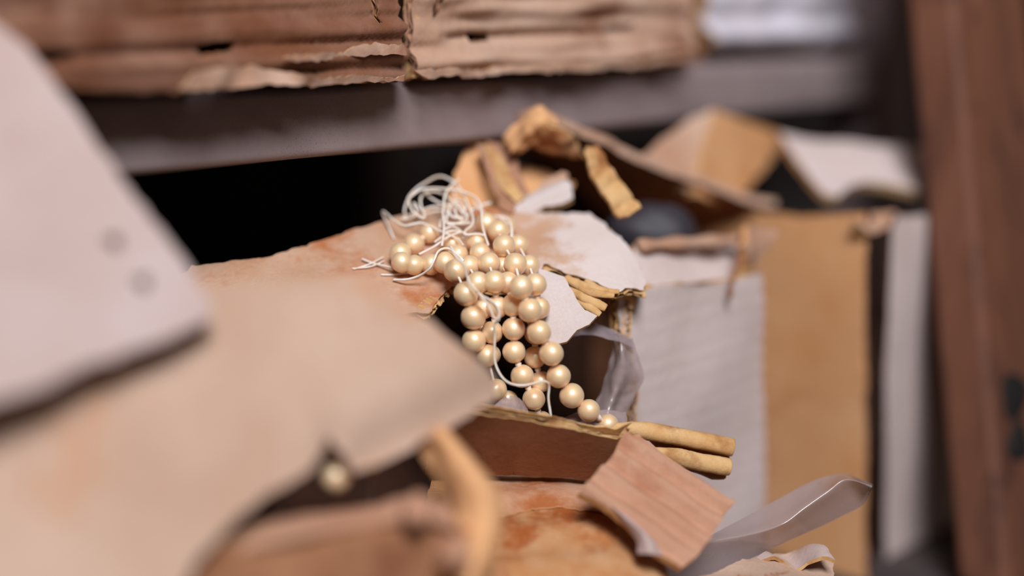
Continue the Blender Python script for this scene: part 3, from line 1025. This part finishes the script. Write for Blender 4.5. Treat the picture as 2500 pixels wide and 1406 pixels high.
# ================================================================== ragged scrap at the bottom right and the film ribbon
SC = plane3((1700, 1380, 0.500), (2030, 1370, 0.520), (1850, 1440, 0.485))
sc_ = thing('cardboard_scrap', 'pale frayed cardboard scrap lying below the clear film ribbon', 'cardboard', Vector((0.09, 0.52, 0)))
sheet('face', [(1640, 1412), (1740, 1392), (1820, 1372), (1900, 1352), (1960, 1344), (2010, 1350), (2032, 1376), (2044, 1420), (2050, 1600), (1640, 1600)],
      SC, sc_, (M['near2'], M['core'], M['brown']), t=0.003, rough=0.9, step=1.5, grid=3, warp=0.002, wfreq=0.06, seed=41, fine=0.0005)
sheet('curled_back', [(1830, 1368), (1920, 1338), (1950, 1326), (1985, 1334), (2005, 1322), (2006, 1346), (2040, 1380), (1960, 1366)],
      plane3((1840, 1366, 0.512), (2000, 1330, 0.522), (1960, 1370, 0.510)), sc_, (M['near'], M['core'], M['brown']), t=0.0015, rough=0.9, step=1.2, grid=2, warp=0.003, wfreq=0.1, seed=43)
for i in range(9):
    a = 1800 + i * 13 + random.uniform(-6, 6)
    p0 = P(a, 1402 + random.uniform(-4, 10), 0.494)
    an = random.uniform(-0.6, 0.9)
    dv = RIGHT * math.cos(an) + UP * math.sin(an)
    path = spline([p0, p0 + dv * 0.0022 - FWD * 0.0012, p0 + dv * random.uniform(0.003, 0.005) + UP * random.uniform(-0.001, 0.001)], 5)
    vv, ff = tube_geo(path, lambda k: 0.00045 * (1.1 - k / 11), 5)
    mesh_obj('frayed_fibre', vv, ff, [M['rim']], sc_)

# film ribbon with a bright crease
up = [(1560, 1410), (1660, 1372), (1740, 1322), (1830, 1262), (1920, 1206), (1990, 1172), (2050, 1158), (2100, 1166), (2131, 1184)]
cr = [(1570, 1440), (1660, 1372), (1716, 1324), (1820, 1306), (1905, 1281), (1966, 1238), (2020, 1200), (2062, 1168), (2131, 1185)]
cr = [(1570, 1425), (1640, 1352), (1716, 1324), (1820, 1306), (1905, 1281), (1966, 1238), (2020, 1200), (2066, 1170), (2129, 1188)]
lo = [(1580, 1440), (1680, 1416), (1770, 1392), (1850, 1356), (1930, 1318), (2000, 1288), (2060, 1258), (2104, 1234), (2126, 1194)]
up = [(1580, 1405), (1650, 1340), (1716, 1316), (1800, 1272), (1900, 1218), (1966, 1182), (2020, 1162), (2070, 1158), (2131, 1184)]
zs = [0.500, 0.503, 0.506, 0.510, 0.513, 0.515, 0.517, 0.518, 0.519]
rr = []


def between(p, q, t):
    return [(a[0] + (c[0] - a[0]) * t, a[1] + (c[1] - a[1]) * t) for a, c in zip(p, q)]


for pts, dz in ((up, 0.012), (between(up, cr, 0.5), 0.0045), (between(up, cr, 0.86), -0.0022), (cr, -0.0040), (between(cr, lo, 0.12), -0.0032), (between(cr, lo, 0.5), 0.002), (lo, 0.0075)):
    rr.append([P(p[0], p[1], z + dz) for p, z in zip(pts, zs)])
fr = loft('film_ribbon', rr, None, (M['film'], M['film'], M['film']), t=0.0003, ku=8, kv=5, wob=0.0001, wfreq=90)
tag(fr, 'clear plastic film ribbon with a bright crease, sticking out to the right', 'plastic film')

# ------------------------------------------------------------------ plastic bag in the hole
bag = thing('plastic_bag', 'crumpled clear plastic bag bulging in the dark hole behind the pearls', 'bag', Vector((0.03, 0.53, 0.05)))
rails = [
    [P(1330, 838, 0.530), P(1400, 800, 0.530), P(1440, 788, 0.530), P(1500, 808, 0.531), P(1546, 826, 0.531)],
    [P(1345, 850, 0.528), P(1400, 822, 0.527), P(1450, 818, 0.526), P(1505, 830, 0.524), P(1552, 852, 0.526)],
]
loft('bag_rim', rails, bag, (M['bag'],) * 3, t=0.0002, ku=8, kv=6, wob=0.001, wfreq=140, seed=5)
rails = [
    [P(1490, 815, 0.530), P(1492, 850, 0.531), P(1486, 900, 0.532), P(1466, 960, 0.531), P(1440, 1010, 0.529), P(1400, 1040, 0.526)],
    [P(1512, 814, 0.526), P(1516, 860, 0.525), P(1512, 910, 0.525), P(1496, 966, 0.524), P(1478, 1012, 0.522), P(1450, 1050, 0.520)],
    [P(1532, 822, 0.529), P(1536, 868, 0.527), P(1540, 914, 0.526), P(1522, 960, 0.529), P(1504, 1010, 0.526), P(1488, 1056, 0.523)],
    [P(1548, 828, 0.531), P(1560, 880, 0.531), P(1572, 924, 0.530), P(1548, 968, 0.530), P(1532, 1008, 0.530), P(1518, 1056, 0.526)],
]
loft('bag_side', rails, bag, (M['film'],) * 3, t=0.0002, ku=10, kv=8, wob=0.0011, wfreq=90, seed=2)
rails = [
    [P(1196, 1002, 0.500), P(1230, 968, 0.503), P(1262, 972, 0.505), P(1290, 1000, 0.506)],
    [P(1190, 1030, 0.498), P(1230, 1010, 0.499), P(1270, 1008, 0.501), P(1310, 1030, 0.503)],
]
loft('bag_corner', rails, bag, (M['film'],) * 3, t=0.0002, ku=8, kv=6, wob=0.0012, wfreq=160, seed=7)
rails = [
    [P(1360, 1030, 0.514), P(1410, 1008, 0.516), P(1470, 1002, 0.519), P(1530, 1004, 0.524)],
    [P(1350, 1060, 0.508), P(1420, 1048, 0.510), P(1480, 1046, 0.513), P(1530, 1040, 0.518)],
]
loft('bag_corner', rails, bag, (M['film'],) * 3, t=0.0002, ku=8, kv=6, wob=0.0012, wfreq=160, seed=17)

# ================================================================== pearls
R = 0.0041
bm = bmesh.new()
bmesh.ops.create_uvsphere(bm, u_segments=32, v_segments=18, radius=R)
pearl_meshes = []
base_v = [v.co.copy() for v in bm.verts]
bm.verts.index_update()
base_f = [tuple(v.index for v in f.verts) for f in bm.faces]
bm.free()
for k in range(5):
    me = bpy.data.meshes.new('pearl')
    vs2 = []
    for v in base_v:
        d = v.normalized()
        s = 1 + 0.035 * noise.noise(d * 1.1 + Vector((k * 5, 0, 0))) + 0.012 * noise.noise(d * 3 + Vector((k * 5, 2, 0)))
        s *= 1 - 0.05 * max(0.0, (abs(d.z) - 0.9) / 0.1) ** 2
        vs2.append(v * s)
    me.from_pydata(vs2, [], base_f)
    me.polygons.foreach_set('use_smooth', [True] * len(me.polygons))
    me.materials.append(M['pearl'])
    pearl_meshes.append(me)
pearl_n = 0


def on_flap(px, py, off):
    return hit(px, py, FL, off + bendFL(px, py))


def pearl(parent, w, axis, size=1.0):
    global pearl_n
    o = bpy.data.objects.new('pearl', pearl_meshes[pearl_n % 5])
    pearl_n += 1
    COL.objects.link(o)
    o.parent = parent
    o.location = w - parent.location
    q = axis.to_track_quat('Z', 'Y').to_euler()
    o.rotation_euler = q
    o.scale = (size, size, size)
    return o


def strand(label, pts, group='pearl strands spilling over the torn flap'):
    """pts: (px, py, mode, value, size): mode 'f' = lying that many radii above the flap, 'z' = hanging at that depth"""
    ws = []
    for p in pts:
        if p[2] == 'f':
            ws.append(on_flap(p[0], p[1], R * p[3]))
        else:
            ws.append(P(p[0], p[1], p[3]))
    root = thing('pearl_strand', label, 'necklace', ws[-1], group)
    for i, w in enumerate(ws):
        a, c = ws[max(i - 1, 0)], ws[min(i + 1, len(ws) - 1)]
        ax = (c - a)
        pearl(root, w, ax if ax.length > 1e-6 else Vector((0, 0, 1)), pts[i][4] if len(pts[i]) > 4 else 1.0)
    # thread with a knot between each two pearls
    path, rad = [], []
    for i in range(len(ws) - 1):
        a, c = ws[i], ws[i + 1]
        gap = (c - a).length
        for t in range(12):
            path.append(a.lerp(c, t / 12))
            kn = 0.0005 + 0.00075 * math.exp(-((t - 6) / 1.4) ** 2) * (1 if gap < 0.0125 else 0)
            rad.append(kn)
    path.append(ws[-1])
    rad.append(0.0005)
    vv, ff = tube_geo(path, lambda k: rad[k], 7)
    mesh_obj('thread', vv, ff, [M['thread']], root)
    return root


def hz(py, d):
    return 0.5035 + 0.000018 * (py - 700) + d


strand('left pearl strand, looping on the flap and hanging nearest the blurred flap', [
    (1048, 570, 'f', 1.0, 0.95), (1010, 596, 'f', 1.0, 1.0), (977, 619, 'f', 1.2, 1.0), (981, 640, 'f', 1.5, 0.95), (1011, 647, 'f', 1.2, 0.92), (1054, 646, 'f', 1.1, 0.96),
    (1086, 641, 'f', 2.2, 1.02), (1112, 661, 'f', 2.6, 1.04), (1138, 717, 'z', hz(717, -0.004), 1.07), (1155, 774, 'z', hz(774, -0.003), 1.09), (1157, 832, 'z', hz(832, -0.002), 1.03),
    (1190, 868, 'z', hz(868, 0.0), 1.0), (1211, 952, 'z', hz(952, 0.0), 0.98), (1240, 978, 'z', hz(978, 0.004), 0.92)])
strand('pearl strand half hidden just behind the left hanging one', [
    (1106, 596, 'f', 1.0, 0.95), (1118, 622, 'f', 1.2, 0.95), (1145, 650, 'f', 1.8, 1.0), (1166, 691, 'z', hz(691, 0.0), 1.0), (1180, 752, 'z', hz(752, 0.004), 0.98), (1176, 806, 'z', hz(806, 0.008), 0.95), (1168, 858, 'z', hz(858, 0.008), 0.95)])
strand('short inner pearl strand dropping between the left and middle ones', [
    (1164, 592, 'f', 1.4, 0.94), (1172, 618, 'f', 1.8, 0.95), (1194, 643, 'f', 2.3, 1.02), (1207, 688, 'z', hz(688, -0.001), 1.02), (1213, 750, 'z', hz(750, 0.0015), 1.0), (1201, 811, 'z', hz(811, 0.0015), 0.98), (1196, 866, 'z', hz(866, 0.004), 0.95)])
strand('longest pearl strand, trailing right across the hole to the torn front strip', [
    (1188, 545, 'f', 1.6, 1.02), (1217, 564, 'f', 2.0, 1.02), (1231, 600, 'f', 2.6, 1.03), (1258, 645, 'f', 3.0, 1.03), (1272, 701, 'z', hz(701, -0.007), 1.04), (1294, 757, 'z', hz(757, -0.007), 1.05), (1316, 811, 'z', hz(811, -0.006), 1.05),
    (1346, 863, 'z', hz(863, -0.005), 1.06), (1364, 918, 'z', hz(918, -0.003), 1.04), (1396, 966, 'z', hz(966, -0.002), 1.09), (1437, 1002, 'z', hz(1002, -0.001), 1.0), (1483, 1036, 'z', hz(1036, 0.006), 0.98)])
strand('pearl strand tucked behind the longest one on its right', [
    (1236, 552, 'f', 1.0, 0.95), (1266, 598, 'f', 1.4, 0.95), (1292, 648, 'f', 1.8, 0.95), (1308, 694, 'z', hz(694, -0.0005), 0.98), (1316, 752, 'z', hz(752, 0.001), 0.98), (1306, 815, 'z', hz(815, 0.004), 0.95), (1306, 872, 'z', hz(872, 0.004), 1.0), (1320, 932, 'z', hz(932, 0.004), 0.96)])
strand('golden pearl strand hanging straight down in the middle of the hole', [
    (1228, 650, 'f', 1.0, 0.95), (1240, 690, 'z', hz(690, 0.003), 0.98), (1252, 745, 'z', hz(745, 0.0), 1.0), (1254, 803, 'z', hz(803, -0.001), 1.0), (1255, 859, 'z', hz(859, -0.001), 1.0), (1275, 918, 'z', hz(918, -0.001), 1.03), (1303, 974, 'z', hz(974, -0.0005), 1.0), (1323, 1030, 'z', hz(1030, 0.002), 0.95)])

# lone blurred pearl below the near flap
ws = P(820, 1164, 0.417)
lone = thing('pearl', 'single pale pearl dangling in the dark gap below the blurred near flap', 'pearl', ws)
pearl(lone, ws, Vector((0, 0, 1)), 1.0).name = 'bead'
vv, ff = tube_geo(spline([P(800, 1070, 0.424), P(812, 1110, 0.422), P(820, 1164, 0.417)], 6), 0.0005, 6)
mesh_obj('thread', vv, ff, [M['thread']], lone)
st_ = tag(mesh_obj('thread_end', *tube_geo(spline([P(902, 1085, 0.445), P(906, 1150, 0.445), P(903, 1200, 0.445), P(906, 1250, 0.445)], 6), 0.0006, 7), [M['thread']]),
          'pale thread end hanging beside the single blurred pearl', 'thread')

# ================================================================== loose silk threads
tt = thing('thread_tangle', 'tuft of tangled cream silk threads standing above the pearl strands', 'thread', on_flap(1110, 560, 0.002), None)


def z1(x, y):
    return 850 + x / 3.125, 400 + y / 3.125


def z2(x, y):
    return 1000 + x / 3.569, 680 + y / 3.569


def z3(x, y):
    return 920 + x / 7.8125, 420 + y / 7.8125


def loose(pts, offs, r=0.00042, parent=None, name='thread'):
    """threads over the flap: offs = height above the flap in mm, one for each point (interpolated)"""
    n_ = len(pts)
    w = []
    for i, (a, c) in enumerate(pts):
        f = i / max(1, n_ - 1) * (len(offs) - 1)
        k = min(int(f), len(offs) - 2)
        off = offs[k] + (offs[k + 1] - offs[k]) * (f - k)
        w.append(hit(a, c, FL, off / 1000))
    vv, ff = tube_geo(spline(w, 8), r * 1.15, 7)
    return mesh_obj(name, vv, ff, [M['thread']], parent if parent else tt)


loose([z3(1240, 1406), z3(1270, 1200), z3(1280, 1000), z3(1262, 800), z3(1275, 600), z3(1320, 400), z3(1420, 260), z3(1570, 140)], [10, 11, 13, 14], 0.0004)
loose([z3(540, 840), z3(530, 720), z3(580, 560), z3(640, 440), z3(780, 300), z3(950, 190), z3(1100, 105), z3(1240, 85), z3(1380, 140), z3(1500, 220), z3(1620, 380), z3(1720, 580), z3(1800, 760), z3(1840, 920), z3(1790, 1040), z3(1690, 1120), z3(1650, 1260)], [3, 8, 12, 12, 10, 8], 0.00038)
loose([z3(2130, 1400), z3(2060, 1200), z3(2010, 1000), z3(2000, 800), z3(1990, 660), z3(1900, 500), z3(1740, 410), z3(1540, 350), z3(1300, 320), z3(1060, 310), z3(860, 330), z3(720, 410), z3(620, 500), z3(620, 620), z3(690, 760), z3(780, 830), z3(890, 880), z3(910, 820), z3(860, 700), z3(830, 560), z3(860, 450), z3(960, 390), z3(1120, 370), z3(1300, 440), z3(1440, 560), z3(1560, 680), z3(1640, 800)], [9, 13, 14, 13, 11, 9, 9, 10, 10], 0.00038)
loose([z3(330, 1280), z3(230, 1050), z3(110, 770), z3(190, 800), z3(340, 930), z3(520, 1020), z3(700, 990), z3(850, 970), z3(1020, 1040), z3(1200, 1120), z3(1380, 1200), z3(1560, 1290), z3(1650, 1400)], [0.6, 3, 7, 8, 8, 9, 9], 0.00036)
loose([z3(470, 890), z3(640, 820), z3(740, 780), z3(900, 720), z3(1050, 670), z3(1220, 660), z3(1400, 640)], [4, 6, 6, 7], 0.0004)
loose([z3(500, 900), z3(700, 850), z3(760, 760), z3(690, 590), z3(760, 640), z3(820, 720)], [5, 7, 8], 0.00034)
loose([z3(930, 350), z3(980, 450), z3(1100, 540), z3(1250, 610), z3(1400, 650)], [8, 8, 8], 0.00038)
loose([z3(920, 800), z3(1080, 760), z3(1250, 720), z3(1330, 620), z3(1420, 560), z3(1480, 640), z3(1490, 760), z3(1560, 860), z3(1700, 840)], [5, 7, 8, 8], 0.00036)
loose([z3(2170, 590), z3(2050, 620), z3(1940, 680), z3(1800, 740), z3(1700, 860), z3(1560, 880), z3(1420, 840), z3(1380, 720), z3(1480, 560), z3(1600, 540), z3(1680, 640), z3(1660, 800)], [7, 8, 9, 9], 0.00042)
loose([z3(1850, 570), z3(1930, 680), z3(2030, 760), z3(2150, 820), z3(2300, 850), z3(2420, 900), z3(2500, 1000)], [8, 7, 7, 8], 0.00036)
loose([z3(1290, 1100), z3(1420, 1040), z3(1540, 1080), z3(1640, 1160), z3(1700, 1180), z3(1500, 1120), z3(1330, 1150), z3(1260, 1220), z3(1100, 1340)], [8, 9, 9, 8], 0.00038)
loose([z3(1200, 1060), z3(1230, 900), z3(1340, 860), z3(1320, 960), z3(1460, 980), z3(1640, 990), z3(1780, 960)], [8, 9, 10], 0.00036)
loose([z3(1300, 640), z3(1340, 800), z3(1330, 950), z3(1400, 1000), z3(1600, 960), z3(1720, 900), z3(1640, 700), z3(1560, 600)], [8, 9, 10, 9], 0.00036)
loose([z3(1470, 280), z3(1480, 420), z3(1520, 560), z3(1500, 720), z3(1520, 860), z3(1640, 930)], [8, 8, 9], 0.00034)
loose([z1(105, 725), z1(180, 755), z1(260, 775), z1(330, 792)], [1.2, 1.0, 2.5], 0.00036)
loose([z1(40, 806), z1(150, 770), z1(215, 740), z1(270, 712)], [0.7, 1.2, 0.7], 0.0003)
loose([z1(30, 800), z1(140, 790), z1(210, 770), z1(272, 740)], [0.7, 1.0, 0.8], 0.0003)
loose([z1(250, 846), z1(340, 846), z1(430, 834), z1(500, 830)], [0.6, 0.7, 1.5], 0.0003)
loose([z1(345, 884), z1(450, 882), z1(550, 850), z1(620, 800), z1(655, 735), z1(690, 665), z1(760, 645), z1(830, 690), z1(880, 740)], [1.0, 4, 10, 14, 14, 13], 0.0004)
loose([z1(540, 690), z1(640, 640), z1(700, 600), z1(760, 560), z1(860, 520), z1(900, 540), z1(990, 535), z1(1050, 550)], [7, 9, 10, 10], 0.00038)
loose([z1(1130, 400), z1(1190, 405), z1(1235, 450), z1(1250, 520), z1(1240, 560)], [7, 9, 8], 0.00036)

# the thread that falls down the front of the strands
ft = [z1(780, 625), z1(830, 715), z1(890, 770), z1(905, 850), z1(950, 940), z1(1020, 1005), z1(1100, 1060), z1(1148, 1130), z1(1150, 1185), z1(1115, 1230)]
ft += [z2(742, 500), z2(740, 700), z2(780, 820), z2(850, 900), z2(950, 930), z2(1050, 922), z2(1150, 896), z2(1200, 905), z2(1215, 950), z2(1210, 1050), z2(1230, 1190), z2(1236, 1280)]
fz = [0.5005, 0.494, 0.4925, 0.493, 0.493, 0.494, 0.494, 0.4945, 0.495, 0.495, 0.497, 0.498, 0.4975, 0.4965, 0.4965, 0.4965, 0.4965, 0.4975, 0.499, 0.500, 0.501, 0.502]
vv, ff = tube_geo(spline([P(a, c, z) for (a, c), z in zip(ft, fz)], 8), 0.00042, 7)
o = mesh_obj('falling_thread', vv, ff, [M['thread']])
tag(o, 'long cream thread falling down the front of the pearls in a wide curve', 'thread')
f2 = [z2(585, 100), z2(610, 140), z2(660, 200), z2(706, 270), z2(728, 330), z2(760, 352), z2(782, 300), z2(752, 230), z2(690, 180), z2(612, 142)]
vv, ff = tube_geo(spline([P(a, c, 0.4925) for a, c in f2], 8), 0.00036, 7)
mesh_obj('loop', vv, ff, [M['thread']], o)

# ================================================================== near cardboard, far out of focus
F1 = plane3((50, 120, 0.400), (520, 750, 0.390), (0, 980, 0.345))
n1 = tag(sheet('cardboard_sheet', [(-320, -200), (-140, -60), (15, 78), (70, 120), (112, 172), (160, 240), (215, 320), (300, 440), (370, 530), (450, 630), (490, 690), (524, 745), (516, 772), (470, 800), (300, 862), (150, 920), (0, 978), (-320, 1100)],
               F1, None, (M['near'], M['brown'], M['brown']), t=0.0045, rough=1.0, step=3, grid=6, warp=0.002, wfreq=0.012, seed=51),
         'pale blurred cardboard sheet with two small dark dents, lying over the near flap', 'cardboard')
for (a, c) in ((280, 586), (350, 686)):
    w = hit(a, c, F1, 0.0003)
    bm = bmesh.new()
    u_ = F1[1].orthogonal().normalized()
    v_ = F1[1].cross(u_)
    vv = [w + F1[1] * 0.0022]
    for k in range(14):
        an = 2 * math.pi * k / 14
        rr_ = 0.0020 * (1 + 0.2 * math.sin(an * 3))
        vv.append(w + (u_ * math.cos(an) + v_ * math.sin(an)) * rr_ - F1[1] * 0.0004)
    ff = [(0, 1 + k, 1 + (k + 1) % 14) for k in range(14)]
    bm.free()
    mesh_obj('dent', vv, ff, [M['inside']], n1)

fc = thing('near_carton', 'blurred pale carton flap with a torn notch and curled tan strip, closest to the viewer', 'carton', Vector((-0.05, 0.38, 0)))
F2 = plane3((880, 665, 0.425), (1200, 920, 0.432), (100, 1350, 0.356))


def bendF2(px, py):
    k = (px - 1206) * 0.46 + (py - 930) * 0.888      # pixels below the line of the torn lower right edge
    e = smooth01((k + 130) / 170) * smooth01((px - 760) / 120)
    g = gauss(px, 815, 26) * smooth01((py - 980) / 110)
    return -0.007 * e * e - 0.004 * g


sheet('near_flap', [(-300, 860), (200, 740), (480, 690), (640, 690), (760, 682), (860, 660), (900, 668), (960, 722), (1060, 800), (1150, 866), (1230, 922), (1232, 964), (1136, 1022), (1020, 1078), (936, 1120), (884, 1138), (850, 1104), (815, 1060), (802, 1098), (760, 1140),
                    (680, 1190), (600, 1250), (540, 1310), (480, 1380), (430, 1470), (300, 1700), (-300, 1700)],
      F2, fc, (M['near2'], M['brown'], M['brown']), t=0.004, rough=0.9, step=2.0, grid=4, warp=0.0025, wfreq=0.012, seed=53, bend=bendF2)
r1 = [P(985, 1070, 0.428), P(1040, 1130, 0.428), P(1078, 1190, 0.426), P(1096, 1250, 0.422), P(1070, 1330, 0.416), P(1030, 1410, 0.410)]
r2 = [P(1030, 1056, 0.424), P(1082, 1120, 0.422), P(1124, 1190, 0.418), P(1146, 1256, 0.413), P(1126, 1336, 0.407), P(1090, 1420, 0.402)]
r3 = [P(1066, 1046, 0.421), P(1126, 1120, 0.418), P(1176, 1190, 0.413), P(1198, 1262, 0.409), P(1184, 1340, 0.403), P(1150, 1430, 0.398)]
r4 = [P(1092, 1040, 0.426), P(1150, 1118, 0.424), P(1206, 1192, 0.421), P(1228, 1268, 0.417), P(1212, 1348, 0.411), P(1180, 1440, 0.405)]
loft('curled_strip', [r1, r2, r3, r4], fc, (M['tan'], M['core'], M['brown']), t=0.002, ku=8, kv=6, wob=0.0016, wfreq=60)
LF = plane3((560, 1330, 0.385), (1120, 1290, 0.408), (800, 1500, 0.392))
sheet('front_panel', [(380, 1350), (560, 1320), (700, 1290), (900, 1262), (1020, 1246), (1110, 1270), (1180, 1330), (1200, 1500), (1200, 2200), (380, 2200)],
      LF, fc, (M['brown'], M['core'], M['inside']), t=0.004, rough=0.8, step=2.5, grid=6, warp=0.0015, seed=55)
r1 = [P(380, 1400, 0.402), P(560, 1296, 0.404), P(720, 1256, 0.408), P(880, 1236, 0.414), P(1000, 1212, 0.418), P(1090, 1226, 0.420)]
r2 = [P(380, 1424, 0.386), P(560, 1330, 0.388), P(720, 1290, 0.392), P(880, 1262, 0.399), P(1010, 1240, 0.403), P(1106, 1260, 0.405)]
r3 = [P(380, 1450, 0.384), P(560, 1356, 0.386), P(720, 1318, 0.390), P(880, 1288, 0.397), P(1020, 1272, 0.401), P(1116, 1292, 0.403)]
loft('folded_rim', [r1, r2, r3], fc, (M['fold'], M['core'], M['brown']), t=0.002, ku=8, kv=6, wob=0.0012, wfreq=60, seed=3)
for i, (a, c, z, rr_) in enumerate(((1020, 1246, 0.400, 0.0052), (1112, 1350, 0.396, 0.0052))):
    path = spline([P(a - 34, c + 10, z), P(a, c, z - 0.002), P(a + 30, c + 14, z)], 8)
    vv, ff = tube_geo(path, lambda k, r=rr_: r * math.sin(math.pi * (0.12 + 0.76 * k / 16)), 12, 0.7, lambda k, an, i=i: 1 + 0.2 * noise.noise(Vector((k * 0.3, an, i * 5))))
    mesh_obj('crumpled_nub', vv, ff, [M['fold']], fc)
